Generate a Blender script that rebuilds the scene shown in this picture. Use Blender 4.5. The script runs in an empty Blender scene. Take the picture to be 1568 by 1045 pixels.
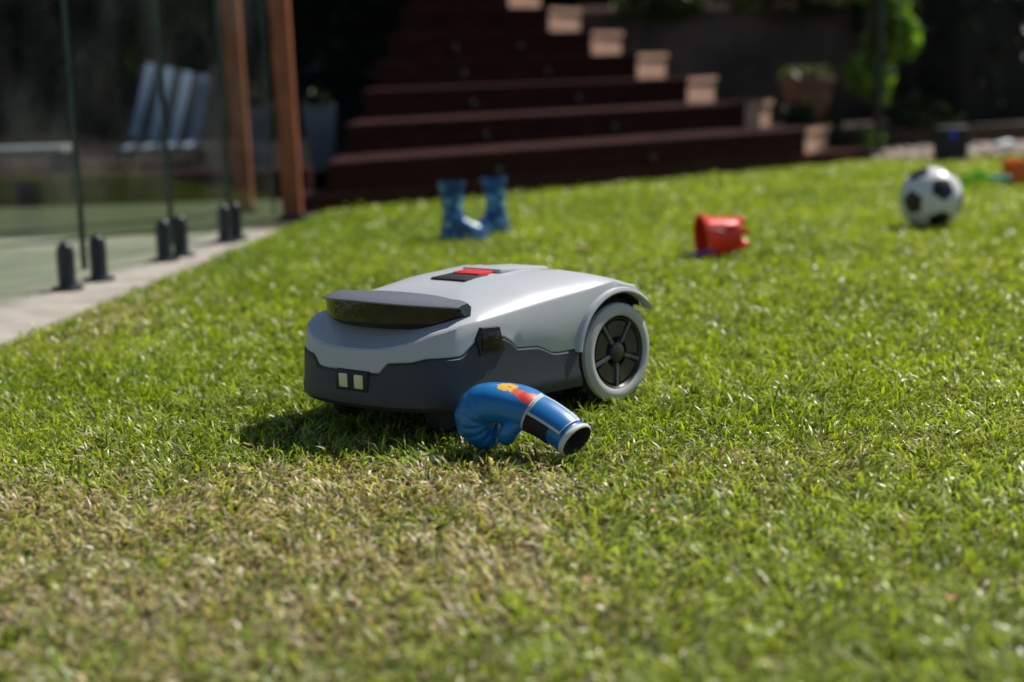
import bpy, bmesh, math, numpy as np
from mathutils import Vector, Matrix
rng = np.random.default_rng(7)
scene = bpy.context.scene
scene.view_settings.view_transform = 'Standard'
scene.view_settings.look = 'None'
scene.view_settings.exposure = 0
R = math.radians

# ---------------------------------------------------------------- helpers
def link(o):
    scene.collection.objects.link(o); return o
def empty(name, loc=(0,0,0), rot=(0,0,0)):
    e = bpy.data.objects.new(name, None); e.location = loc; e.rotation_euler = rot
    e.empty_display_size = .1
    return link(e)
def mesh_obj(name, verts, faces, mats, midx=None, parent=None, smooth=None, loc=(0,0,0), rot=(0,0,0)):
    me = bpy.data.meshes.new(name)
    me.from_pydata([tuple(map(float, v)) for v in verts], [], [tuple(int(i) for i in f) for f in faces])
    if not isinstance(mats, (list, tuple)): mats = [mats]
    for m in mats: me.materials.append(m)
    if midx is not None: me.polygons.foreach_set('material_index', np.array(midx, dtype=np.int32))
    bm = bmesh.new(); bm.from_mesh(me); bmesh.ops.recalc_face_normals(bm, faces=bm.faces); bm.to_mesh(me); bm.free()
    if smooth is not None:
        me.shade_smooth(); me.set_sharp_from_angle(angle=R(smooth))
    o = bpy.data.objects.new(name, me); o.location = loc; o.rotation_euler = rot
    if parent: o.parent = parent
    return link(o)
def finish_bm(name, bm, mats, parent=None, smooth=None, loc=(0,0,0), rot=(0,0,0)):
    me = bpy.data.meshes.new(name); bm.to_mesh(me); bm.free()
    if not isinstance(mats, (list, tuple)): mats = [mats]
    for m in mats: me.materials.append(m)
    if smooth is not None:
        me.shade_smooth(); me.set_sharp_from_angle(angle=R(smooth))
    o = bpy.data.objects.new(name, me); o.location = loc; o.rotation_euler = rot
    if parent: o.parent = parent
    return link(o)
def box(name, size, loc, mat, parent=None, rot=(0,0,0), bevel=.004, seg=2):
    bm = bmesh.new(); bmesh.ops.create_cube(bm, size=1)
    bmesh.ops.scale(bm, vec=size, verts=bm.verts)
    if bevel > 0: bmesh.ops.bevel(bm, geom=bm.edges[:], offset=bevel, segments=seg, affect='EDGES', profile=.5)
    return finish_bm(name, bm, mat, parent, 35, loc, rot)
def prism(name, pts, z0, z1, mats, parent=None, side_idx=None, bevel=0):
    n = len(pts)
    v = [(p[0], p[1], z0) for p in pts] + [(p[0], p[1], z1) for p in pts]
    f = [tuple(range(n))[::-1], tuple(range(n, 2*n))]; mi = [0, 0]
    for i in range(n):
        f.append((i, (i+1) % n, n+(i+1) % n, n+i)); mi.append(side_idx.get(i, 0) if side_idx else 0)
    return mesh_obj(name, v, f, mats, mi, parent)
def lathe(name, prof, mat, seg=32, parent=None, loc=(0,0,0), rot=(0,0,0), smooth=40, midx=None):
    v = []; f = []; mi = []
    for r, z in prof:
        for i in range(seg):
            a = 2*math.pi*i/seg; v.append((r*math.cos(a), r*math.sin(a), z))
    for j in range(len(prof)-1):
        for i in range(seg):
            k = (i+1) % seg
            f.append((j*seg+i, j*seg+k, (j+1)*seg+k, (j+1)*seg+i)); mi.append(midx[j] if midx else 0)
    if prof[0][0] > 0 and midx is None: f.append(tuple(range(seg))[::-1]); mi.append(0)
    if prof[-1][0] > 0 and midx is None: f.append(tuple((len(prof)-1)*seg+i for i in range(seg))); mi.append(0)
    return mesh_obj(name, v, f, mat, mi, parent, smooth, loc, rot)
def catmull(P, n):
    P = np.array(P, float); Q = np.vstack([2*P[0]-P[1], P, 2*P[-1]-P[-2]])
    out = []
    for i in range(1, len(Q)-2):
        for k in range(n):
            t = k/n; p0, p1, p2, p3 = Q[i-1], Q[i], Q[i+1], Q[i+2]
            out.append(.5*((2*p1)+(-p0+p2)*t+(2*p0-5*p1+4*p2-p3)*t*t+(-p0+3*p1-3*p2+p3)*t**3))
    out.append(P[-1]); return np.array(out)

# ---------------------------------------------------------------- materials
def mat(name, col, rough=.6, var=.15, vscale=8, bump=0, bscale=60, metal=0, spec=.5, coat=0, col2=None, emit=None, stretch=None):
    m = bpy.data.materials.new(name); m.use_nodes = True
    nt = m.node_tree; N = nt.nodes; L = nt.links; b = N['Principled BSDF']
    b.inputs['Roughness'].default_value = rough; b.inputs['Metallic'].default_value = metal
    b.inputs['Specular IOR Level'].default_value = spec
    b.inputs['Coat Weight'].default_value = coat
    tc = N.new('ShaderNodeTexCoord'); mp = N.new('ShaderNodeMapping'); L.new(tc.outputs['Object'], mp.inputs['Vector'])
    if stretch: mp.inputs['Scale'].default_value = stretch
    nz = N.new('ShaderNodeTexNoise'); nz.inputs['Scale'].default_value = vscale; nz.inputs['Detail'].default_value = 6
    L.new(mp.outputs[0], nz.inputs['Vector'])
    cr = N.new('ShaderNodeValToRGB'); c = Vector(col[:3]); c2 = Vector(col2[:3]) if col2 else c*(1+var)
    a = c if col2 else c*(1-var)
    cr.color_ramp.elements[0].position = .3; cr.color_ramp.elements[1].position = .7
    cr.color_ramp.elements[0].color = (*a, 1); cr.color_ramp.elements[1].color = (*c2, 1)
    L.new(nz.outputs['Fac'], cr.inputs[0]); L.new(cr.outputs[0], b.inputs['Base Color'])
    if bump > 0:
        n2 = N.new('ShaderNodeTexNoise'); n2.inputs['Scale'].default_value = bscale; n2.inputs['Detail'].default_value = 5
        L.new(mp.outputs[0], n2.inputs['Vector'])
        bp = N.new('ShaderNodeBump'); bp.inputs['Strength'].default_value = bump; bp.inputs['Distance'].default_value = .002
        L.new(n2.outputs['Fac'], bp.inputs['Height']); L.new(bp.outputs[0], b.inputs['Normal'])
    if emit:
        b.inputs['Emission Color'].default_value = (*emit[:3], 1); b.inputs['Emission Strength'].default_value = emit[3]
    return m
def leafmat(name, trans=.4, rough=.5, spec=.35):
    m = bpy.data.materials.new(name); m.use_nodes = True
    nt = m.node_tree; N = nt.nodes; L = nt.links; b = N['Principled BSDF']; out = N['Material Output']
    b.inputs['Roughness'].default_value = rough; b.inputs['Specular IOR Level'].default_value = spec
    a = N.new('ShaderNodeAttribute'); a.attribute_name = 'gcol'
    t = N.new('ShaderNodeBsdfTranslucent'); mx = N.new('ShaderNodeMixShader'); mx.inputs[0].default_value = trans
    L.new(a.outputs['Color'], b.inputs['Base Color'])
    hs = N.new('ShaderNodeMix'); hs.data_type = 'RGBA'; hs.blend_type = 'MULTIPLY'; hs.inputs[0].default_value = 1
    hs.inputs[7].default_value = (1.4, 1.5, .6, 1); L.new(a.outputs['Color'], hs.inputs[6])
    L.new(hs.outputs[2], t.inputs['Color'])
    L.new(b.outputs[0], mx.inputs[1]); L.new(t.outputs[0], mx.inputs[2]); L.new(mx.outputs[0], out.inputs['Surface'])
    return m
M = {}
M['shell'] = mat('shell_light_grey', (.50,.52,.54), .34, .03, 4, .15, 900, spec=.5)
M['bumper'] = mat('bumper_dark_grey', (.034,.040,.050), .5, .1, 5, .3, 700)
M['browtop'] = mat('brow_grey', (.14,.155,.175), .38, .05, 5, .1, 700)
M['spoke'] = mat('spoke_grey', (.10,.11,.12), .4, .1, 8)
M['black'] = mat('matte_black', (.012,.012,.013), .6, .2, 10, .2, 300)
M['gloss'] = mat('gloss_black_lens', (.006,.006,.006), .10, .2, 10, .8, 45, spec=.5)
M['rubber'] = mat('tyre_rubber', (.02,.02,.02), .75, .25, 20, .4, 200)
M['wring'] = mat('wheel_ring_grey', (.47,.48,.48), .5, .05, 8, .2, 500)
M['hub'] = mat('wheel_hub', (.03,.028,.026), .35, .4, 30, .3, 200)
M['red'] = mat('red_plastic', (.85,.035,.02), .3, .1, 6)
M['window'] = mat('camera_window', (.75,.76,.5), .2, .06, 20)
M['wood_dark'] = mat('stair_timber', (.034,.009,.006), .75, .5, 6, .4, 30, stretch=(1,1,12), spec=.12)  # timber kept extra dark, shade over the steps is in the colour
M['wood_end_lit'] = mat('sunlit_end_grain', (.50,.30,.21), .7, .3, 25, .4, 60)  # pale end grain with the sunlight on step ends painted in
M['post'] = mat('post_timber', (.28,.085,.035), .6, .45, 5, .3, 40, stretch=(6,6,1))
M['kerb'] = mat('kerb_concrete', (.38,.34,.29), .85, .25, 9, .5, 90)
M['deck'] = mat('pool_paving', (.28,.28,.19), .8, .2, 2.5, .2, 60)
M['steel'] = mat('dark_spigot_metal', (.03,.035,.037), .35, .15, 10, metal=.5)
M['white'] = mat('white_paint', (.7,.72,.72), .5, .08, 10)

def node_glass(name, tint, haze):
    m = bpy.data.materials.new(name); m.use_nodes = True; nt = m.node_tree; N = nt.nodes; L = nt.links
    N.remove(N['Principled BSDF']); out = N['Material Output']
    tr = N.new('ShaderNodeBsdfTransparent'); tr.inputs[0].default_value = (*tint, 1)
    gl = N.new('ShaderNodeBsdfGlossy'); gl.inputs['Roughness'].default_value = .02; gl.inputs[0].default_value = (.9,.95,.93,1)
    df = N.new('ShaderNodeBsdfDiffuse'); df.inputs[0].default_value = (.5,.52,.5,1)  # pale diffuse patches painted in as hazy reflections on the glass
    lw = N.new('ShaderNodeLayerWeight'); lw.inputs['Blend'].default_value = .5
    pw = N.new('ShaderNodeMath'); pw.operation = 'POWER'; pw.inputs[1].default_value = 5; L.new(lw.outputs['Facing'], pw.inputs[0])
    ma = N.new('ShaderNodeMath'); ma.operation = 'MULTIPLY_ADD'; ma.inputs[1].default_value = .38; ma.inputs[2].default_value = .02; L.new(pw.outputs[0], ma.inputs[0])
    m1 = N.new('ShaderNodeMixShader'); m2 = N.new('ShaderNodeMixShader')
    nz = N.new('ShaderNodeTexNoise'); nz.inputs['Scale'].default_value = 3.5; nz.inputs['Detail'].default_value = 5
    tc = N.new('ShaderNodeTexCoord'); L.new(tc.outputs['Object'], nz.inputs['Vector'])
    p2 = N.new('ShaderNodeMath'); p2.operation = 'POWER'; p2.inputs[1].default_value = 4; L.new(nz.outputs['Fac'], p2.inputs[0])
    mul = N.new('ShaderNodeMath'); mul.operation = 'MULTIPLY'; mul.inputs[1].default_value = haze; L.new(p2.outputs[0], mul.inputs[0])
    L.new(mul.outputs[0], m1.inputs[0]); L.new(tr.outputs[0], m1.inputs[1]); L.new(df.outputs[0], m1.inputs[2])
    L.new(ma.outputs[0], m2.inputs[0]); L.new(m1.outputs[0], m2.inputs[1]); L.new(gl.outputs[0], m2.inputs[2])
    L.new(m2.outputs[0], out.inputs['Surface']); return m
M['glass'] = node_glass('fence_glass', (.93,.96,.95), .16)
M['glassedge'] = mat('glass_edge', (.012,.045,.038), .2, .1, 5)

# ---------------------------------------------------------------- camera, light
cam = bpy.data.cameras.new('camera'); camo = link(bpy.data.objects.new('camera', cam)); scene.camera = camo
cam.lens = 55.1; cam.sensor_width = 36; cam.clip_end = 500; cam.clip_start = .05
CH = .634
camo.matrix_world = Matrix.Translation((0,0,CH)) @ Matrix.Rotation(R(90-9.97), 4, 'X') @ Matrix.Rotation(R(-1.7), 4, 'Z')
cam.dof.use_dof = True; cam.dof.focus_distance = 2.66; cam.dof.aperture_fstop = 2.0

ts = Vector((.8*math.cos(R(51)), .6*math.cos(R(51)), math.sin(R(51))))
sun = bpy.data.lights.new('sun', 'SUN'); sun.energy = 5; sun.angle = R(.53); sun.color = (1,.95,.87)
so = link(bpy.data.objects.new('sun', sun)); so.rotation_euler = (-ts).to_track_quat('-Z','Y').to_euler(); so.location = (4,3,6)
w = bpy.data.worlds.new('World'); scene.world = w; w.use_nodes = True
bg = w.node_tree.nodes['Background']; sky = w.node_tree.nodes.new('ShaderNodeTexSky')
sky.sky_type = 'NISHITA'; sky.sun_disc = False; sky.sun_elevation = R(51); sky.sun_rotation = math.atan2(.8,.6)
w.node_tree.links.new(sky.outputs[0], bg.inputs[0]); bg.inputs[1].default_value = .08

# ---------------------------------------------------------------- ground
gm = mat('lawn_soil', (.03,.042,.010), .95, 0, 5, .8, 120, col2=(.08,.068,.028))
mesh_obj('ground', [(-150,-60,0),(150,-60,0),(150,240,0),(-150,240,0)], [(0,1,2,3)], gm)

def vnoise(x, y, scale, seed):
    r = np.random.default_rng(seed); G = r.random((256,256))
    u = x*scale+100; v = y*scale+100; i = np.floor(u).astype(int); j = np.floor(v).astype(int)
    fu = u-i; fv = v-j; fu = fu*fu*(3-2*fu); fv = fv*fv*(3-2*fv); i %= 255; j %= 255
    return (G[i,j]*(1-fu)+G[i+1,j]*fu)*(1-fv)+(G[i,j+1]*(1-fu)+G[i+1,j+1]*fu)*fv
def kerb_x(y): return -1.227+.12*(y-3.70)
def stair_y(x): return 7.09+.766*(x+.91)
def scatter(n, y0, y1, m0):
    y = rng.uniform(y0, y1, n*3); x = rng.uniform(-1, 1, n*3)*(.335*y1+m0)
    k = np.abs(x) < .335*y+m0
    k &= x > kerb_x(y)+.005+.02*(vnoise(x,y,9,3)-.5)
    k &= y < np.where(x < 2.3, stair_y(x)-.03, 9.4)
    return x[k][:n], y[k][:n]
X=[];Y=[];LN=[];WD=[]
for n,y0,y1,m0,l0,wd in ((175000,1.3,3.7,.3,.026,.0035),(120000,3.7,6.2,.35,.025,.0050),(95000,6.2,10.3,.4,.022,.0088)):
    x,y = scatter(n,y0,y1,m0); X.append(x);Y.append(y);LN.append(np.full(len(x),l0));WD.append(np.full(len(x),wd))
X=np.concatenate(X);Y=np.concatenate(Y);LN=np.concatenate(LN);WD=np.concatenate(WD)
def ell(cx,cy,rx,ry,s=1): return s*np.exp(-(((X-cx)/rx)**2+((Y-cy)/ry)**2))
dry = ell(-.5,2.25,.5,.26,.8)+ell(-.5,1.8,.4,.3,.5)+ell(-.15,2.0,.3,.2,.3)+ell(-.1,2.3,.35,.16,.4)+ell(.3,2.45,.35,.13,.35)+ell(-.15,1.75,.3,.25,.25)+ell(-1.05,4.2,.12,.6,.5)+ell(.25,3.0,.3,.1,.15)
n1 = vnoise(X,Y,2.2,11); n2 = vnoise(X,Y,7,12); n3 = vnoise(X,Y,28,13); n4 = vnoise(X,Y,60,14)
dry = np.clip(dry*(.4+1.2*n2)+.05+.22*(n1-.5)+.25*(n3-.5)+.12*np.clip(2.6-Y,0,1)*(X<.1), .02, .8)
n=len(X); isdry = rng.random(n) < dry
LN = LN*(.5+.75*rng.random(n))*(.65+.4*n2+.4*n4); LN[isdry]*=.85
WD = WD*(.6+.8*rng.random(n))
az = rng.uniform(0,2*np.pi,n)*.5+ .5*(vnoise(X,Y,30,21)*4*np.pi); lean = np.clip(rng.normal(.8,.35,n),.05,1.5); lean[isdry]+=.2; lean=np.minimum(lean,1.5)
lean2 = np.minimum(lean+rng.uniform(.1,.9,n), 1.75)
zb = np.where(rng.random(n)<.12, rng.uniform(.004,.018,n), 0.0)
d1 = np.stack([np.cos(az)*np.sin(lean), np.sin(az)*np.sin(lean), np.cos(lean)],1)
d2 = np.stack([np.cos(az)*np.sin(lean2), np.sin(az)*np.sin(lean2), np.cos(lean2)],1)
ta = az+np.pi/2+rng.normal(0,.5,n); sd = np.stack([np.cos(ta),np.sin(ta),rng.normal(0,.25,n)],1)
B = np.stack([X,Y,zb],1); Mi = B+d1*(LN*.5)[:,None]; T = Mi+d2*(LN*.55)[:,None]; T[:,2]=np.maximum(T[:,2],.003)
hw = (WD/2)[:,None]*sd
V = np.stack([B-hw*.8,B+hw*.8,Mi-hw,Mi+hw,T],1).reshape(-1,3)
idx = np.arange(n)*5
loops = np.stack([idx,idx+1,idx+3,idx+2, idx+2,idx+3,idx+4],1).reshape(-1)
ls = np.stack([np.arange(n)*7, np.arange(n)*7+4],1).reshape(-1)
me = bpy.data.meshes.new('lawn_grass')
me.vertices.add(n*5); me.vertices.foreach_set('co', V.astype(np.float32).ravel())
me.loops.add(n*7); me.loops.foreach_set('vertex_index', loops.astype(np.int32))
me.polygons.add(n*2); me.polygons.foreach_set('loop_start', ls.astype(np.int32))
me.update(calc_edges=True)
g1 = np.array([.14,.23,.015]); g2 = np.array([.40,.47,.03]); g3=np.array([.36,.41,.18]); s1=np.array([.72,.62,.42]); s2=np.array([.38,.26,.13])
r1 = rng.random(n)[:,None]; rr = np.clip(r1*.85+.6*(n1[:,None]-.5)+.15*(X[:,None]>0)+.08,0,1)
C = g1*(1-rr)+g2*rr; C = C*(1-.22*np.clip(n3-.45,0,1)[:,None]*2)
k3 = (rng.random(n)<np.clip(.25+.35*(2.7-Y),.05,.65))[:,None]; C = np.where(k3, C*.45+g3*.55, C)
sm = rng.random(n)[:,None]; C = np.where(isdry[:,None], s1*(1-sm)+s2*sm, C)
C *= (.58+1.0*rng.random(n))[:,None]
CV = np.repeat(C,5,0).reshape(n,5,3); CV[:,0:2]*=.36; CV[:,4]*=1.2  # shade between blades painted in: bases darkened, tips lightened
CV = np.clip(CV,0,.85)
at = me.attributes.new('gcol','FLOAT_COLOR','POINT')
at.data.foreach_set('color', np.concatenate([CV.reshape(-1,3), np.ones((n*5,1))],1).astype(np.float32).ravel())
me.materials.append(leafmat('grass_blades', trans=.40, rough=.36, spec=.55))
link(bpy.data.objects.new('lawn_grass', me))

# ---------------------------------------------------------------- foliage masses
def foliage(name, boxes, n, size, cols, parent=None, trans=.3, clump=.5):
    P=[]; 
    for (cx,cy,cz,rx,ry,rz,wt) in boxes:
        k=int(n*wt); u=rng.normal(size=(k,3)); u/=np.linalg.norm(u,axis=1)[:,None]; u*= (rng.random(k)**(.45))[:,None]
        P.append(np.array([cx,cy,cz])+u*np.array([rx,ry,rz]))
    P=np.concatenate(P); k=len(P)
    nn = vnoise(P[:,0]+P[:,1]*.7,P[:,2]+P[:,1]*.3,3.5,31); keep = nn>clump*.5; P=P[keep]; nn=nn[keep]; k=len(P)
    a=rng.normal(size=(k,3)); a/=np.linalg.norm(a,axis=1)[:,None]; b=np.cross(a,rng.normal(size=(k,3))); b/=np.linalg.norm(b,axis=1)[:,None]
    s=(size*(.6+.8*rng.random(k)))[:,None]
    V=np.stack([P-a*s,P+b*s*.45,P+a*s,P-b*s*.45],1).reshape(-1,3)
    me=bpy.data.meshes.new(name); me.vertices.add(k*4); me.vertices.foreach_set('co',V.astype(np.float32).ravel())
    me.loops.add(k*4); me.loops.foreach_set('vertex_index',np.arange(k*4,dtype=np.int32))
    me.polygons.add(k); me.polygons.foreach_set('loop_start',(np.arange(k)*4).astype(np.int32)); me.update(calc_edges=True)
    r=rng.random(k)[:,None]; C=np.array(cols[0])*(1-r)+np.array(cols[1])*r; C=C*(.5+nn[:,None])
    C=np.repeat(C,4,0); at=me.attributes.new('gcol','FLOAT_COLOR','POINT')
    at.data.foreach_set('color',np.concatenate([C,np.ones((k*4,1))],1).astype(np.float32).ravel())
    me.materials.append(leafmat(name+'_leaves',trans=trans))
    o=bpy.data.objects.new(name,me); 
    if parent: o.parent=parent
    return link(o)
hd = empty('garden_hedge')
core_shade = mat('hedge_shadow', (.006,.008,.005), .95, .4, 4)  # near-black boxes behind the leaves, added as background shadow
bx=[]
for x in np.arange(-9,9,.7): bx.append((x,13.4+.25*math.sin(x*2.1),1.2+.2*math.sin(x*1.7),.75,.45,1.5,1/26))
foliage('hedge_foliage',bx,24000,.06,((.006,.011,.003),(.018,.027,.009)),hd,.1)
box('hedge_shadow_box',(19,.5,3.4),(0,13.85,1.7),core_shade,hd,bevel=.1)
hr = empty('garden_hedge.001')
bx=[(3.2+.45*i,11.1+.35*i,.9,.5,.45,1.15,.16) for i in range(6)]
foliage('hedge_foliage',bx,8000,.05,((.006,.011,.003),(.018,.028,.009)),hr,.1)
o=box('hedge_shadow_box',(4.2,.4,2.0),(4.6,12.1,1.0),core_shade,hr,rot=(0,0,R(38)),bevel=.1)

wall = mat('rendered_wall', (.10,.075,.058), .9, .5, 3, .5, 30)
gw = empty('garden_wall'); box('wall_body',(3.2,.2,1.0),(2.2,12.2,.50),wall,gw); box('wall_coping',(3.3,.26,.05),(2.2,12.2,1.028),M['wood_end_lit'],gw)
foliage('trailing_vine',[(1.2,12.05,1.1,.4,.12,.18,.3),(2.2,12.05,1.15,.6,.12,.22,.4),(2.9,12.0,1.0,.3,.12,.35,.3)],1800,.045,((.02,.04,.01),(.07,.11,.03)),gw,.3)

# ---------------------------------------------------------------- stairs
st = empty('timber_stairs')
A = [(1.74,9.17,.25),(1.45,9.55,.40),(1.147,9.95,.555),(.867,10.35,.715),(.597,10.8,.877),(.326,11.2,1.055),(.05,11.6,1.23),(-.22,12.0,1.4)]
mats=[M['wood_dark'],M['wood_end_lit']]
for k,(ax,ay,z) in enumerate(A):
    z-=.03
    lx=-.82+.03*k; ly=ay-(ax-lx)*.768
    ex,ey=ax+.24,ay+.55
    prism('step_%d'%(k+1),[(lx,ly),(ax,ay),(ex,ey),(lx+.01,ly+1.9)],0.002,z-.03,mats,st,{1:1})
    prism('tread_%d'%(k+1),[(lx-.003,ly-.02),(ax+.004,ay-.02),(ex+.02,ey),(lx+.006,ly+1.8)],z-.03,z,mats,st,{1:1})
    for s in (.3,.62):
        px=lx+(ax-lx)*s; py=ly+(ay-ly)*s
        if k<5: lathe('step_light_%d_%d'%(k,int(s*10)),[(.02,0),(.02,.012),(.012,.018),(0,.018)],M['steel'],12,st,(px+.005,py-.006,z-.10),(R(90),0,R(37.5)))
prism('base_sleeper',[(-.91,7.10),(2.20,9.482),(2.05,9.75),(-1.0,7.45)],.001,.075,mats,st)

# ---------------------------------------------------------------- posts
for i,(x,y,s) in enumerate(((-.93,6.78,.080),(-1.20,7.15,.082))):
    p = empty('timber_post' if i==0 else 'timber_post.001',(x,y,0),(0,R(-.8),0))
    box('post_shaft',(s,s,2.7),(0,0,1.35),M['post'],p,bevel=.006)
    box('post_foot',(s+.03,s+.03,.03),(0,0,.012),M['steel'],p,bevel=.003)
    box('post_cap',(s+.03,s+.03,.03),(0,0,2.712),M['post'],p,bevel=.006)

# ---------------------------------------------------------------- kerb, paving, fence
def F(y): return -1.323+.222*(y-4.65)
kp=[(kerb_x(0),0),(kerb_x(3.7),3.7),(kerb_x(6.3),6.3),(kerb_x(6.3)-.25,6.35),(F(5.3)-.06,5.3),(F(4.2)-.06,4.2),(F(0)-.1,0)]
prism('concrete_kerb',kp,-.05,.012,M['kerb'])
prism('pool_paving',[(F(0)-.09,-1),(F(6.3)-.05,6.3),(-9,6.3),(-9,-1)],-.02,.006,M['deck'])
pl = mat('pool_side_turf',(.045,.06,.014),.9,.3,20,.6,80)
prism('pool_side_turf',[(-1.0,6.34),(-1.0,7.85),(-9,7.85),(-9,6.34)],-.02,.008,pl)
prism('retaining_sleeper',[(-1.0,7.9),(-1.0,8.1),(-9,8.1),(-9,7.9)],-.02,.15,M['wood_dark'])
prism('upper_terrace',[(-.83,8.11),(-.83,13.2),(-9,13.2),(-9,8.11)],-.02,.13,mat('terrace_mulch',(.010,.007,.005),.9,.4,9,.6,50,spec=.1))
gf = empty('glass_pool_fence')
js=[2.2,3.55,4.76,5.385,5.89,6.35]
for i in range(len(js)-1):
    a,b=js[i]+.008,js[i+1]-.008; t=.006
    nx,ny=.976,-.217
    prism('glass_panel_%d'%i,[(F(a)-nx*t,a-ny*t),(F(b)-nx*t,b-ny*t),(F(b)+nx*t,b+ny*t),(F(a)+nx*t,a+ny*t)],.06,1.32,[M['glass'],M['glassedge']],gf,{1:1,3:1})
for i,(y) in enumerate((4.65,4.85,5.32,5.45,5.84,5.94,3.3,2.4)):
    lathe('spigot_%d'%i,[(.048,0),(.048,.008),(.030,.010),(.026,.02),(.027,.105),(.0255,.120),(.021,.132),(.014,.140),(.006,.144),(0,.145)],M['steel'],20,gf,(F(y),y,.012))
lc = empty('pool_lounge_chair',(-1.98,9.2,.13),(0,0,R(8))); lc.scale=(.92,.92,.92)
m=bpy.data.materials.new('striped_fabric'); m.use_nodes=True; N=m.node_tree.nodes;L=m.node_tree.links
tc=N.new('ShaderNodeTexCoord'); wv=N.new('ShaderNodeTexWave'); wv.inputs['Scale'].default_value=2.6; wv.inputs['Distortion'].default_value=.2; cr=N.new('ShaderNodeValToRGB')
cr.color_ramp.interpolation='CONSTANT'; cr.color_ramp.elements[0].color=(.010,.018,.04,1); cr.color_ramp.elements[1].position=.68; cr.color_ramp.elements[1].color=(.20,.27,.38,1)
L.new(tc.outputs['Object'],wv.inputs['Vector']);L.new(wv.outputs[0],cr.inputs[0]);L.new(cr.outputs[0],N['Principled BSDF'].inputs['Base Color'])
N['Principled BSDF'].inputs['Roughness'].default_value=.8
box('backrest_sling',(.42,.015,.52),(.04,.10,.36),m,lc,rot=(R(-28),R(14),0),bevel=.005)
box('seat_sling',(.42,.6,.015),(-.02,-.28,.12),m,lc,bevel=.005)
for sx in (-.24,.22):
    box('frame_rail',(.03,.75,.03),(sx,-.2,.105),M['steel'],lc)
    box('frame_leg',(.025,.025,.1),(sx,-.5,.05),M['steel'],lc); box('frame_leg_back',(.025,.025,.1),(sx,.1,.05),M['steel'],lc)
    box('back_rail',(.02,.02,.56),(sx+.04,.10,.36),M['steel'],lc,rot=(R(-28),R(14),0))
pb = empty('pool_side_bench',(-2.75,8.6,.13))
box('bench_top',(.75,.3,.03),(0,0,.13),mat('bench_grey',(.25,.26,.26),.6),pb)
for sx in(-.33,.33): box('bench_leg',(.04,.26,.11),(sx,0,.055),M['steel'],pb)
for i,(x,y,hh) in enumerate(((-1.35,8.6,.33),(-.98,8.35,.33))):
    pp=empty('planter_box' if i==0 else 'planter_box.001',(x,y,.13),(0,0,R(10)))
    gp=mat('planter_grey_%d'%i,(.10,.13,.16),.7,.1,8,.2,60)
    mesh_obj('planter_shell',[(-.06,-.06,0),(.06,-.06,0),(.06,.06,0),(-.06,.06,0),(-.085,-.085,hh),(.085,-.085,hh),(.085,.085,hh),(-.085,.085,hh),(-.07,-.07,hh),(.07,-.07,hh),(.07,.07,hh),(-.07,.07,hh),(-.07,-.07,hh-.04),(.07,-.07,hh-.04),(.07,.07,hh-.04),(-.07,.07,hh-.04)],
      [(0,1,5,4),(1,2,6,5),(2,3,7,6),(3,0,4,7),(4,5,9,8),(5,6,10,9),(6,7,11,10),(7,4,8,11),(8,9,13,12),(9,10,14,13),(10,11,15,14),(11,8,12,15),(12,13,14,15)],gp,None,pp)
    foliage('planter_plant',[(0,0,hh+.03,.06,.06,.05,1)],120,.03,((.01,.02,.006),(.03,.045,.015)),pp)
bt=empty('blue_pool_toy',(-1.60,4.50,.008)); blu=mat('blue_plastic',(.02,.12,.35),.35,.1,10)
box('toy_body',(.14,.05,.035),(0,0,.03),blu,bt,rot=(0,0,.4),bevel=.015,seg=4); box('toy_grip',(.03,.03,.05),(.05,.02,.045),blu,bt,bevel=.01)

# ---------------------------------------------------------------- right background
pt = empty('terracotta_pot_plant',(2.05,10.75,.155)); terr=mat('terracotta',(.26,.13,.08),.85,.2,10,.4,60)
lathe('pot',[(.11,0),(.15,.2),(.17,.30),(.185,.30),(.19,.34),(.165,.345),(.155,.30),(0,.29)],terr,28,pt)
foliage('pot_foliage',[(0,0,.36,.18,.18,.05,1)],900,.03,((.05,.07,.025),(.2,.22,.1)),pt)
rb = prism('garden_bed',[(2.2,10.25),(6.5,11.3),(6.5,13),(-.3,13.2),(-.2,12.5),(1.95,10.1)],-.02,.15,mat('garden_bed_soil',(.05,.035,.022),.95,.4,10,.8,40))
gs=empty('gravel_border'); stn=mat('gravel_stone',(.42,.34,.27),.85,.3,14,.3,80)
bm=bmesh.new()
for i in range(900):
    x=rng.uniform(2.3,4.8); y=9.32+.2*(x-2.25)+rng.uniform(0,1)*.95; s=rng.uniform(.015,.045)
    r=bmesh.ops.create_icosphere(bm,subdivisions=1,radius=s)
    for v in r['verts']: v.co=Vector((v.co.x*rng.uniform(.8,1.3)+x,v.co.y*1.1+y,v.co.z*.6+s*.4+.005))
finish_bm('gravel_stones',bm,stn,gs,60)
prism('gravel_bed',[(2.24,9.36),(5.2,9.9),(5.2,11.0),(2.24,10.24)],-.02,.008,stn,gs)
cp = empty('climbing_plant',(2.34,10.0,0))
foliage('climber_foliage',[(0,.1,.35,.12,.12,.35,.2),(.05,.12,.9,.16,.14,.4,.35),(-.12,.15,1.30,.28,.15,.4,.3),(.17,.05,.75,.10,.1,.15,.1),(-.12,.05,.5,.08,.1,.15,.05)],2600,.055,((.05,.12,.02),(.22,.34,.06)),cp,.42,.95)
stem=catmull([(0,.1,0),(.03,.1,.4),(-.02,.13,.8),(.03,.12,1.2),(0,.13,1.6)],6)
vv=[];ff=[]
for j,p in enumerate(stem):
    for i in range(6): vv.append((p[0]+.013*math.cos(i*math.pi/3),p[1]+.013*math.sin(i*math.pi/3),p[2]))
for j in range(len(stem)-1):
    for i in range(6): ff.append((j*6+i,j*6+(i+1)%6,(j+1)*6+(i+1)%6,(j+1)*6+i))
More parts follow.
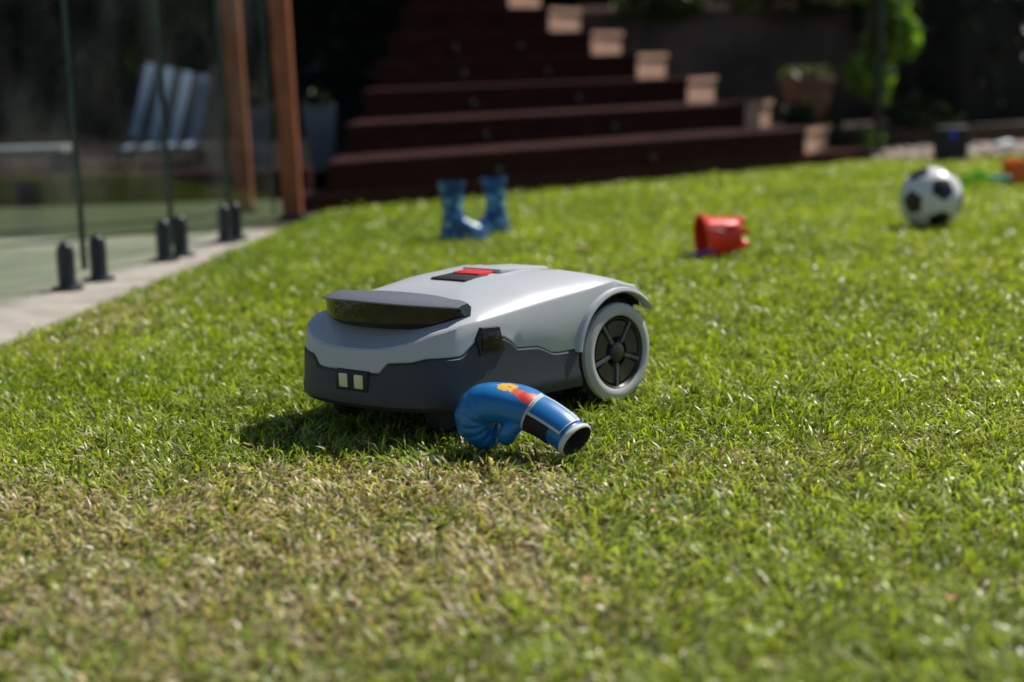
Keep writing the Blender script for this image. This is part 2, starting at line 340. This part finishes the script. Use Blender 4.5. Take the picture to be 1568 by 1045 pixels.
mesh_obj('climber_stem',vv,ff,mat('bark',(.08,.06,.04),.9,.3,20),None,cp,50)
po=empty('metal_pole',(2.33,9.85,0)); lathe('pole_shaft',[(.020,0),(.020,2.6),(0,2.6)],M['steel'],12,po); lathe('pole_base',[(.05,0),(.05,.012),(.02,.02)],M['steel'],16,po)
foliage('low_shrub',[(2.15,9.98,.15,.22,.12,.15,.5),(1.9,10.25,.25,.12,.1,.1,.2),(2.75,10.5,.22,.3,.15,.16,.3)],1300,.035,((.015,.03,.008),(.045,.07,.02)))
dv=empty('charging_station',(2.60,9.22,0)); bl=mat('blue_led',(.01,.02,.15),.3,.1,5,emit=(.03,.10,1,.6))
box('station_body',(.19,.10,.21),(0,0,.105),M['black'],dv,bevel=.02,seg=4); box('station_foot',(.21,.2,.02),(0,-.03,.012),M['black'],dv,bevel=.006)
lathe('status_light',[(.012,0),(.012,.004),(.008,.006),(.008,.002)],bl,20,dv,(0,-.052,.16),(R(90),0,0),midx=[0,0,0])
wb=empty('white_bottle',(2.98,9.62,.05)); lathe('bottle_body',[(.001,0),(.03,.004),(.032,.02),(.032,.1),(.025,.12),(.012,.13),(.012,.155),(.001,.156)],M['white'],20,wb,(0,0,0),(0,R(80),.3)); 

# ---------------------------------------------------------------- ball
bm=bmesh.new(); bmesh.ops.create_icosphere(bm,subdivisions=1,radius=1)
bmesh.ops.bevel(bm,geom=bm.verts[:],offset=38,offset_type='PERCENT',segments=1,affect='VERTICES')
bmesh.ops.remove_doubles(bm,verts=bm.verts,dist=.02)
for f in bm.faces: f.material_index = 1 if len(f.verts)==5 else 0
r=bmesh.ops.inset_individual(bm,faces=bm.faces[:],thickness=.010)
inner=set()
for f in bm.faces:
    if len(f.verts)>4:
        for v in f.verts: inner.add(v)
lay=bm.verts.layers.float.new('in')
for v in bm.verts: v[lay]=1. if v in inner else 0.
bmesh.ops.poke(bm,faces=[f for f in bm.faces if len(f.verts)>4])
for v in bm.verts:
    if len(v.link_edges) in(5,6) and v[lay]==0 and v.co.length<.97 and all(e.other_vert(v)[lay]==1 for e in v.link_edges): v[lay]=1
bmesh.ops.triangulate(bm,faces=bm.faces[:])
bmesh.ops.subdivide_edges(bm,edges=bm.edges[:],cuts=3,use_grid_fill=True)
for v in bm.verts:
    s=min(1,max(0,v[lay])); v.co=v.co.normalized()*(.978+.022*min(1,s*2))*.117
bl_=empty('soccer_ball',(1.545,5.72,.112),(.5,.35,.9))
finish_bm('ball_shell',bm,[mat('ball_white',(.72,.73,.72),.35,.08,10),mat('ball_black',(.012,.012,.014),.35,.2,10)],bl_,60)

# ---------------------------------------------------------------- boots
bootm=bpy.data.materials.new('boot_print'); bootm.use_nodes=True; N=bootm.node_tree.nodes;L=bootm.node_tree.links
tc=N.new('ShaderNodeTexCoord');vo=N.new('ShaderNodeTexVoronoi');vo.inputs['Scale'].default_value=26;cr=N.new('ShaderNodeValToRGB')
e=cr.color_ramp.elements; e[0].position=0;e[0].color=(.6,.6,.4,1);e[1].position=.42;e[1].color=(.02,.16,.45,1)
x=e.new(.30);x.color=(.15,.48,.62,1);x=e.new(.7);x.color=(.01,.05,.2,1);
L.new(tc.outputs['Object'],vo.inputs['Vector']);L.new(vo.outputs['Distance'],cr.inputs[0]);L.new(cr.outputs[0],N['Principled BSDF'].inputs['Base Color']);N['Principled BSDF'].inputs['Roughness'].default_value=.3
bootb=mat('boot_blue',(.02,.09,.32),.3,.1,10)
def boot(name,loc,rz,tilt=(0,0)):
    p=empty(name,loc,(tilt[0],tilt[1],rz)); p.scale=(1.08,1.08,1.05)
    lv=[(0,.038,.086,.034),(.014,.038,.088,.036),(.016,.036,.083,.032),(.035,.034,.080,.032),(.055,.026,.068,.031),(.07,.013,.05,.031),(.085,.003,.038,.031),(.11,0,.034,.032),(.15,0,.038,.036),(.195,0,.044,.041),(.198,0,.046,.043),(.206,0,.046,.043),(.206,0,.041,.038),(.12,0,.03,.028),(.08,0,.02,.02)]
    v=[];f=[];mi=[];S=28
    for z,cx,rx,ry in lv:
        for i in range(S):
            a=2*math.pi*i/S; c=math.cos(a); s=math.sin(a)
            w_=1-.25*max(0,-math.cos(2*a))*(z<.05)*.5
            v.append((cx+rx*c,ry*s*w_*(1.1 if c>.2 and z<.06 else 1),z))
    for j in range(len(lv)-1):
        for i in range(S):
            f.append((j*S+i,j*S+(i+1)%S,(j+1)*S+(i+1)%S,(j+1)*S+i)); mi.append(1 if (j<2 or 9<=j<=11) else (2 if j>11 else 0))
    f.append(tuple(range(S))[::-1]);mi.append(1);f.append(tuple((len(lv)-1)*S+i for i in range(S)));mi.append(2)
    mesh_obj('boot_body',v,f,[bootm,bootb,M['black']],mi,p,50)
boot('rain_boot',(-.205,5.76,.004),R(-12)); boot('rain_boot.001',(-.040,5.92,.004),R(215),(0,R(4)))

# ---------------------------------------------------------------- bucket
bk=empty('toy_bucket',(.620,5.01,.070),(0,R(86),R(12))); bk.scale=(1.0,1.0,.95)
lathe('bucket_wall',[(.0,.118),(.052,.118),(.054,.122),(.068,.014),(.078,.012),(.078,-.004),(.066,-.004),(.064,.012),(.050,.114),(0,.114)],M['red'],48,bk,midx=[0]*9)
for i in range(6):
    a=i*math.pi/3+.3
    box('turret_%d'%i,(.026,.02,.03),(.043*math.cos(a),.043*math.sin(a),.132),M['red'],bk,rot=(0,0,a),bevel=.004)
for i in range(4):
    a=i*math.pi/2+.9; box('rib_%d'%i,(.006,.012,.1),(.064*math.cos(a),.064*math.sin(a),.06),M['red'],bk,rot=(0,R(-7.5),a),bevel=.002)
hv=[];hf=[]
for j in range(21):
    a=-math.pi/2+math.pi*j/20
    c=Vector((.01+.075*math.cos(a)*.35-.05, .083*math.sin(a), .0+.08*math.cos(a)))
    for i in range(6): 
        b=i*math.pi/3; hv.append((c.x+.004*math.cos(b),c.y,c.z+.004*math.sin(b)))
for j in range(20):
    for i in range(6): hf.append((j*6+i,j*6+(i+1)%6,(j+1)*6+(i+1)%6,(j+1)*6+i))
mesh_obj('bucket_handle',hv,hf,mat('pale_handle',(.6,.45,.45),.4,.1,10),None,bk,60)
sh=empty('toy_spade',(.595,4.93,.020),(0,0,R(200))); pu=mat('purple_plastic',(.16,.05,.32),.35,.1,10)
box('spade_blade',(.05,.04,.01),(.01,0,.01),pu,sh,bevel=.004); box('spade_handle',(.05,.014,.014),(-.04,0,.014),pu,sh,bevel=.005)
tg=empty('toy_water_pistol',(2.15,7.12,.045),(0,0,R(-8))); li=mat('lime_plastic',(.30,.75,.03),.35,.1,10); cy=mat('cyan_plastic',(.05,.5,.55),.35,.1,10)
box('pistol_body',(.12,.03,.04),(-.02,0,.025),li,tg,bevel=.01,seg=3); box('pistol_grip',(.03,.025,.06),(-.065,0,.010),li,tg,rot=(0,.4,0),bevel=.008)
box('pistol_barrel',(.10,.02,.022),(.080,0,.022),cy,tg,bevel=.007,seg=3); box('pistol_tank',(.06,.03,.024),(-.01,0,.052),li,tg,bevel=.008)
ob=empty('orange_toy_crate',(2.47,7.48,.01),(0,0,R(15))); orr=mat('orange_plastic',(.85,.16,.02),.4,.1,10)
for nm_,s,l in (('base',(.17,.12,.008),(0,0,.006)),('front',(.17,.008,.09),(0,-.06,.055)),('back',(.17,.008,.09),(0,.06,.055)),('left_side',(.008,.112,.09),(-.081,0,.055)),('right_side',(.008,.112,.09),(.081,0,.055)),('rim_front',(.182,.014,.012),(0,-.064,.106)),('rim_back',(.182,.014,.012),(0,.064,.106))): box(nm_,s,l,orr,ob,bevel=.0025)

# ---------------------------------------------------------------- mower
mw = empty('robot_lawn_mower',(.052,3.010,.0),(R(1.2),R(-1.2),R(180+46))); mw.scale=(1.02,1.02,1.0)
half=[(.487,0),(.484,.06),(.472,.115),(.448,.158),(.41,.183),(.36,.193),(.28,.198),(.18,.202),(.08,.206),(0,.208),(-.06,.203),(-.10,.18),(-.122,.12),(-.128,.06),(-.13,0)]
H=catmull(half,6)
out=np.vstack([H,[(p[0],-p[1]) for p in H[-2:0:-1]]]); S=len(out); cxm=.17
def bz(x,y):
    ay=abs(y)
    if x>.42: return float(np.interp(ay,[.078,.096,.14,.16],[.112,.131,.134,.140]))
    return float(np.interp(x,[.175,.21,.265,.29,.36,.39],[.119,.136,.140,.162,.162,.140]))
zsh=lambda x: float(np.interp(x,[-.13,-.115,-.07,0,.15,.3,.40,.44,.465,.487],[.15,.178,.216,.230,.216,.200,.190,.180,.165,.150]))
ztop=lambda x: float(np.interp(x,[-.13,-.115,-.08,-.03,.05,.2,.33,.40,.44,.47,.487],[.17,.195,.225,.245,.256,.25,.232,.205,.185,.17,.155]))
def sc(x,y,s): return (cxm+(x-cxm)*s, y*s)
rings=[]
def addr(s,zf):
    rr_=[]
    for x,y in out:
        X_,Y_=sc(x,y,s); rr_.append((X_,Y_,zf(x,y,X_)))
    rings.append(rr_)
addr(.90,lambda x,y,X:.048); addr(.975,lambda x,y,X:.050); addr(.997,lambda x,y,X:.058); addr(1.0,lambda x,y,X:.074); addr(.993,lambda x,y,X:.080)
addr(.985,lambda x,y,X:bz(x,y)-.004); addr(.975,lambda x,y,X:bz(x,y)-.001); addr(.972,lambda x,y,X:bz(x,y)+.001); addr(.978,lambda x,y,X:bz(x,y)+.004)
addr(.970,lambda x,y,X:max(.5*(bz(x,y)+zsh(x)),bz(x,y)+.006)); addr(.963,lambda x,y,X:max(zsh(x)-.002,bz(x,y)+.009)); addr(.953,lambda x,y,X:max(zsh(x)+.002,bz(x,y)+.012))
for s,g in ((.91,.25),(.85,.45),(.78,.62),(.66,.80),(.5,.92),(.34,.98),(.18,1.0)):
    addr(s,lambda x,y,X,g=g:(1-g)*zsh(x)+g*ztop(X))
v=[p for r_ in rings for p in r_]; f=[];mi=[]
for j in range(len(rings)-1):
    for i in range(S):
        f.append((j*S+i,j*S+(i+1)%S,(j+1)*S+(i+1)%S,(j+1)*S+i)); mi.append(1 if j<6 else (2 if j==6 else 0))
f.append(tuple(range(S))[::-1]);mi.append(2)
v.append((cxm,0,ztop(cxm)));c_=len(v)-1;b_=(len(rings)-1)*S
for i in range(S): f.append((b_+i,b_+(i+1)%S,c_));mi.append(0)
body=mesh_obj('body_shell',v,f,[M['shell'],M['bumper'],M['black']],mi,mw)
WZ=.098;WR=.114
cut=[]
for sgn in(1,-1):
    for kind in (0,1):
        bm=bmesh.new()
        if kind==0: bmesh.ops.create_cone(bm,cap_ends=True,segments=72,radius1=WR,radius2=WR,depth=.13); bmesh.ops.rotate(bm,verts=bm.verts,matrix=Matrix.Rotation(R(90),3,'X'))
        else:
            bmesh.ops.create_cube(bm,size=1); bmesh.ops.scale(bm,vec=(.2,.128,.16),verts=bm.verts); bmesh.ops.translate(bm,vec=(-.1513,0,WR*.68-.08),verts=bm.verts)
        me_=bpy.data.meshes.new('cut');bm.to_mesh(me_);bm.free();co=bpy.data.objects.new('cut',me_);link(co)
        co.parent=mw;co.location=(0,sgn*(.13+.065),WZ)
        md=body.modifiers.new('b','BOOLEAN');md.operation='DIFFERENCE';md.object=co;md.solver='EXACT';cut.append(co)
bpy.context.view_layer.update()
dg=bpy.context.evaluated_depsgraph_get(); nm=bpy.data.meshes.new_from_object(body.evaluated_get(dg))
body.modifiers.clear(); body.data=nm
for c in cut: bpy.data.objects.remove(c,do_unlink=True)
for p in nm.polygons:
    c=p.center; rr_=math.hypot(c.x,c.z-WZ)
    if rr_<WR+.0005 and abs(c.y)>.125: p.material_index=2
    if c.x<-.04 and abs(c.y)>.125 and c.z<WZ+WR*.68+.001 and (abs(abs(c.y)-.131)<.002 or p.normal.z<-.9): p.material_index=2
nm.shade_smooth(); nm.set_sharp_from_angle(angle=R(28))
for sgn in (1,-1):
    vv=[];ff=[];n_=40
    for j in range(n_+1):
        a=R(40+(172-40)*j/n_); th=.009*min(1,.25+j/10)
        for (r_,y_) in ((WR-.0015,.190),(WR-.0015,.2090),(WR+.0015,.2105),(WR+th*.75,.2085),(WR+th,.196)):
            vv.append((r_*math.cos(a)*-1,sgn*y_,WZ+r_*math.sin(a)))
    for j in range(n_):
        for i in range(5): ff.append((j*5+i,j*5+(i+1)%5,(j+1)*5+(i+1)%5,(j+1)*5+i))
    ff.append((0,1,2,3,4));ff.append(tuple(n_*5+i for i in range(5)))
    mesh_obj('arch_lip',vv,ff,M['shell'],None,mw,35)
def wheel(sgn):
    w_=empty('rear_wheel',(0,sgn*.15,WZ),(R(-90*sgn),0,0)); w_.parent=mw; w_.scale=(1.03,1.03,1.08)
    lathe('tyre',[(.06,-.03),(.086,-.03),(.093,-.024),(.093,.034),(.088,.040),(.06,.041)],M['rubber'],64,w_,midx=[0]*5)
    bm=bmesh.new()
    for i in range(26):
        a=2*math.pi*i/26
        for zz,off in((.018,0),(-.012,.12)):
            r=bmesh.ops.create_cube(bm,size=1); vs=r['verts']; bmesh.ops.scale(bm,vec=(.009,.010,.028),verts=vs)
            bmesh.ops.transform(bm,matrix=Matrix.Rotation(a+off,4,'Z')@Matrix.Translation((.0955,0,zz))@Matrix.Rotation(.5,4,'X'),verts=vs)
    finish_bm('tread_lugs',bm,M['rubber'],w_)
    lathe('white_ring',[(.065,.036),(.067,.046),(.071,.049),(.082,.0485),(.0885,.044),(.090,.038)],M['wring'],72,w_,midx=[0]*5)
    lathe('hub_dish',[(.0001,.030),(.03,.030),(.058,.034),(.0655,.046)],M['hub'],48,w_,midx=[0]*3)
    lathe('hub_cap',[(.0001,.046),(.012,.046),(.018,.043),(.020,.036),(.022,.028)],M['hub'],32,w_,midx=[0]*4)
    bm=bmesh.new()
    for i in range(5):
        a=2*math.pi*i/5+.3
        r=bmesh.ops.create_cube(bm,size=1);vs=r['verts'];bmesh.ops.scale(bm,vec=(.044,.006,.012),verts=vs)
        bmesh.ops.transform(bm,matrix=Matrix.Rotation(a,4,'Z')@Matrix.Translation((.042,0,.037)),verts=vs)
    finish_bm('spokes',bm,M['spoke'],w_)
    bm=bmesh.new()
    for i in range(5):
        a0=2*math.pi*i/5+.3+.16
        for (r0,r1,z) in ((.028,.057,.040),):
            q=[]
            for j in range(9):
                a=a0+(2*math.pi/5-.32)*j/8
                q.append([bm.verts.new((r0*math.cos(a),r0*math.sin(a),z)),bm.verts.new((r1*math.cos(a),r1*math.sin(a),z+.001)),bm.verts.new((r1*math.cos(a),r1*math.sin(a),z-.01)),bm.verts.new((r0*math.cos(a),r0*math.sin(a),z-.01))])
            for j in range(8):
                for i2 in range(4): bm.faces.new((q[j][i2],q[j][(i2+1)%4],q[j+1][(i2+1)%4],q[j+1][i2]))
            bm.faces.new(q[0]);bm.faces.new(q[-1][::-1])
    bmesh.ops.recalc_face_normals(bm,faces=bm.faces)
    finish_bm('hub_panels',bm,M['hub'],w_,30)
wheel(1);wheel(-1)
for sy in (-.12,.12):
    lathe('front_caster',[(.001,-.014),(.03,-.014),(.036,-.008),(.036,.008),(.03,.014),(.001,.014)],M['rubber'],28,mw,(.37,sy,.036),(R(90),0,0))
    box('caster_fork',(.03,.045,.03),(.365,sy,.066),M['black'],mw)
lathe('cutting_deck',[(.001,.02),(.10,.02),(.11,.03),(.11,.06)],M['black'],40,mw,(.2,0,.0),midx=[0]*3)
# sensor brow / visor
vv=[];ff=[];mi=[];n_=48
for j in range(n_+1):
    t=-1+2*j/n_; y=.172*t; a_=abs(t)
    xf=.462-.086*a_**2.4; xb=.335+.012*a_**2
    e_=1-max(0,(a_-.80)/.20)**1.6*.8
    zt=.240-.014*a_**3; zl=.2355-.012*a_**2; zbm=.186+(1-e_)*.022
    xm=max(xf-.045,xb+.008)
    vv+= [(xb,y,zt-.006),(xm,y,zt+.001),(xf-.006,y,zl+.001),(xf,y,zl-.002),(xf-.0005,y,zl-.0045),(xf-.005,y*.993,zl-.005),(xf-.008,y*.985,zbm+.009),(xf-.024,y*.965,zbm-.002),(xb,y*.97,.175)]
K=9
for j in range(n_):
    for i in range(K): ff.append((j*K+i,j*K+(i+1)%K,(j+1)*K+(i+1)%K,(j+1)*K+i)); mi.append(0 if i in(0,1,2,3,8) else (1 if i==5 else 2))
ff.append(tuple(range(K)));mi.append(0);ff.append(tuple(n_*K+i for i in range(K)));mi.append(0)
mesh_obj('sensor_brow',vv,ff,[M['browtop'],M['gloss'],M['black']],mi,mw,25)
box('front_recess',(.010,.082,.038),(.4802,.017,.097),M['black'],mw,rot=(0,0,R(2)),bevel=.004)
for sy in(-.002,.036): box('camera_window',(.006,.022,.025),(.4843-.02*sy,sy,.097),M['window'],mw,bevel=.0025)
for sg in(1,-1):
    prism_pts=[(-.034,-.022),(.026,-.026),(.034,.006),(.020,.026),(-.022,.024)]
    vv=[(x_,-.008*sg,z_) for x_,z_ in prism_pts]+[(x_*.9,.008*sg,z_*.9) for x_,z_ in prism_pts]
    mesh_obj('side_sensor',vv,[(0,1,2,3,4),(5,6,7,8,9)]+[(i,(i+1)%5,5+(i+1)%5,5+i) for i in range(5)],M['black'],None,mw,None,(.326,sg*.1885,.161),(0,0,sg*R(-4)))
    box('side_sensor_lens',(.040,.004,.032),(.327,sg*.1965,.161),M['gloss'],mw,rot=(0,0,sg*R(-4)),bevel=.0018)
box('top_recess',(.062,.09,.006),(.205,0,.2480),M['black'],mw,rot=(0,R(4),0),bevel=.003)
box('stop_button',(.042,.07,.008),(.170,0,.2525),M['red'],mw,rot=(0,R(2),0),bevel=.004)
box('control_lid',(.13,.10,.010),(.085,0,.2525),M['shell'],mw,rot=(0,R(-3),0),bevel=.005)

# ---------------------------------------------------------------- boxing glove
blue=bpy.data.materials.new('glove_blue_leather'); blue.use_nodes=True; N=blue.node_tree.nodes;L=blue.node_tree.links;b=N['Principled BSDF']
b.inputs['Roughness'].default_value=.33
tc=N.new('ShaderNodeTexCoord')
def dist_mask(p,rad):
    vm=N.new('ShaderNodeVectorMath');vm.operation='DISTANCE';vm.inputs[1].default_value=p
    nz=N.new('ShaderNodeTexNoise');nz.inputs['Scale'].default_value=110; ad=N.new('ShaderNodeVectorMath');ad.operation='MULTIPLY_ADD'
    L.new(tc.outputs['Object'],nz.inputs['Vector']); ad.inputs[1].default_value=(.016,)*3
    L.new(nz.outputs['Color'],ad.inputs[0]);L.new(tc.outputs['Object'],ad.inputs[2]); L.new(ad.outputs[0],vm.inputs[0])
    lt=N.new('ShaderNodeMath');lt.operation='LESS_THAN';lt.inputs[1].default_value=rad;L.new(vm.outputs['Value'],lt.inputs[0]);return lt
cur=N.new('ShaderNodeRGB');cur.outputs[0].default_value=(.010,.17,.46,1);prev=cur.outputs[0]
for p,rad,c in (((-.010,-.006,.122),.017,(.75,.42,.02,1)),((.006,-.022,.113),.011,(.7,.10,.02,1)),((.018,-.030,.106),.012,(.65,.04,.02,1)),((.028,-.028,.104),.010,(.7,.08,.03,1)),((-.006,-.010,.124),.007,(.02,.1,.3,1))):
    lt=dist_mask(tuple(q+.008 for q in p),rad);mx=N.new('ShaderNodeMix');mx.data_type='RGBA';mx.inputs[7].default_value=c
    L.new(lt.outputs[0],mx.inputs[0]);L.new(prev,mx.inputs[6]);prev=mx.outputs[2]
L.new(prev,b.inputs['Base Color'])
gl=empty('boxing_glove',(.002,2.50,.003)); gl.scale=(1.02,1.02,1.0)
def sweep(name,P,ra,rb,mats,N_=(.25,.97,0),seg=48,sub=8,wr=None,mi_fn=None,cap0=True,cap1=True,smooth=60,capm=0,arc=None,T0=None):
    data=np.hstack([np.array(P,float),np.array(ra)[:,None],np.array(rb)[:,None]]); D=catmull(data,sub)
    nv=Vector(N_).normalized(); vv=[];ff=[];mi=[]
    nR=len(D)
    for j,d in enumerate(D):
        a=D[max(j-1,0)][:3];c=D[min(j+1,nR-1)][:3]; T=Vector(T0).normalized() if T0 else Vector(c-a).normalized(); Bv=T.cross(nv).normalized(); Nn=Bv.cross(T).normalized()
        for i in range(seg):
            th=2*math.pi*i/seg; q=1+(wr(j/(nR-1),th) if wr else 0)
            vv.append(Vector(d[:3])+Bv*(d[3]*math.cos(th)*q)+Nn*(d[4]*math.sin(th)*q))
    for j in range(nR-1):
        for i in range(seg):
            if arc and not (arc[0]<=i<=arc[1]): continue
            ff.append((j*seg+i,j*seg+(i+1)%seg,(j+1)*seg+(i+1)%seg,(j+1)*seg+i)); mi.append(mi_fn(j/(nR-1)) if mi_fn else 0)
    if cap0: ff.append(tuple(range(seg))[::-1]);mi.append(0)
    if cap1: ff.append(tuple((nR-1)*seg+i for i in range(seg)));mi.append(capm)
    return mesh_obj(name,vv,ff,mats,mi,gl,smooth)
def wr(t,th):
    pleat=(abs(math.sin(t*52+.4*math.sin(th*2)))**.6-.6)
    return .085*pleat*math.exp(-((t-.27)/.17)**2)*(1 if math.cos(th)>-.5 else .4) + .02*math.sin(th*4+t*8)*math.exp(-((t-.6)/.25)**2)+.012*math.sin(t*31+th*3)
P=[(-.026,.03,.022),(-.036,.03,.026),(-.056,.028,.042),(-.064,.025,.064),(-.050,.02,.084),(-.022,.01,.088),(.015,0,.080),(.045,-.014,.066),(.072,-.032,.050),(.092,-.048,.036)]
sweep('glove_padding',P,[.006,.023,.031,.033,.033,.033,.034,.031,.029,.029],[.012,.03,.038,.041,.043,.044,.042,.038,.036,.036],[blue],wr=wr,cap1=False,sub=14)
sweep('glove_thumb',[(.020,-.006,.064),(.002,-.018,.060),(-.010,-.020,.048),(-.016,-.014,.034),(-.018,-.008,.024)],[.012,.015,.015,.014,.006],[.012,.015,.016,.014,.006],[blue])
blk=mat('velcro_black',(.015,.015,.016),.85,.2,40,.5,400); wht=mat('trim_white',(.6,.6,.58),.5,.08,20); lin=mat('glove_lining',(.03,.027,.025),.9,.2,30)
def at_t(t):
    D=catmull(np.array(P),14); return tuple(D[int(t*(len(D)-1))])
def band(name,t0,t1,r,rb,m_,arc=None):
    ts_=np.linspace(t0,t1,5); sweep(name,[at_t(t) for t in ts_],r,rb,[m_],sub=3,cap0=False,cap1=False,arc=arc)
band('velcro_strap',.73,.88,[.0340,.0334,.0328,.0322,.0318],[.0405,.0399,.0393,.0388,.0382],blk,arc=(22,41))
band('strap_edge',.715,.735,[.0335,.0346,.0346,.0344,.033],[.040,.0412,.0412,.0410,.0396],wht,arc=(30,47))
band('strap_tab',.745,.955,[.0345,.0352,.0348,.0342,.0330],[.042,.0425,.0416,.041,.0395],blue,arc=(38,46))
band('strap_tab_trim',.735,.965,[.0335,.0344,.0342,.0336,.0322],[.041,.0417,.0410,.0403,.0387],wht,arc=(37,47))
sweep('cuff_trim',[(.089,-.0455,.038),(.092,-.048,.036),(.095,-.0505,.034),(.094,-.0495,.035),(.078,-.037,.045)],[.0295,.0320,.0300,.0265,.022],[.0365,.0385,.0365,.033,.028],[wht,lin],sub=3,mi_fn=lambda t:1 if t>.60 else 0,cap0=False,capm=1,T0=(.020,-.016,-.014))

# ---------------------------------------------------------------- fallen leaves
lf=mat('dead_leaf',(.55,.32,.17),.7,.3,30); vv=[];ff=[]
for (x,y,s) in ((.085,1.80,.011),(.49,1.70,.010),(-.43,2.16,.011),(.19,2.08,.009),(-.05,1.98,.007),(.55,2.5,.009),(-.9,2.3,.010),(.3,4.6,.02),(-.02,5.9,.03),(.25,5.2,.025)):
    a=rng.uniform(0,6.28); b0=len(vv); d=Vector((math.cos(a),math.sin(a),0)); q=Vector((-math.sin(a),math.cos(a),0)); c=Vector((x,y,.022))
    for t in np.linspace(-1,1,7):
        w_=.6*(1-t*t)**.7; 
        for k in(-1,0,1): vv.append(c+d*(s*t)+q*(s*w_*k)+Vector((0,0,s*.35*t*t+ s*.3*abs(k))))
    for i in range(6):
        for k in range(2): ff.append((b0+i*3+k,b0+i*3+k+1,b0+i*3+k+4,b0+i*3+k+3))
mesh_obj('fallen_leaves',vv,ff,lf,None,None,80)
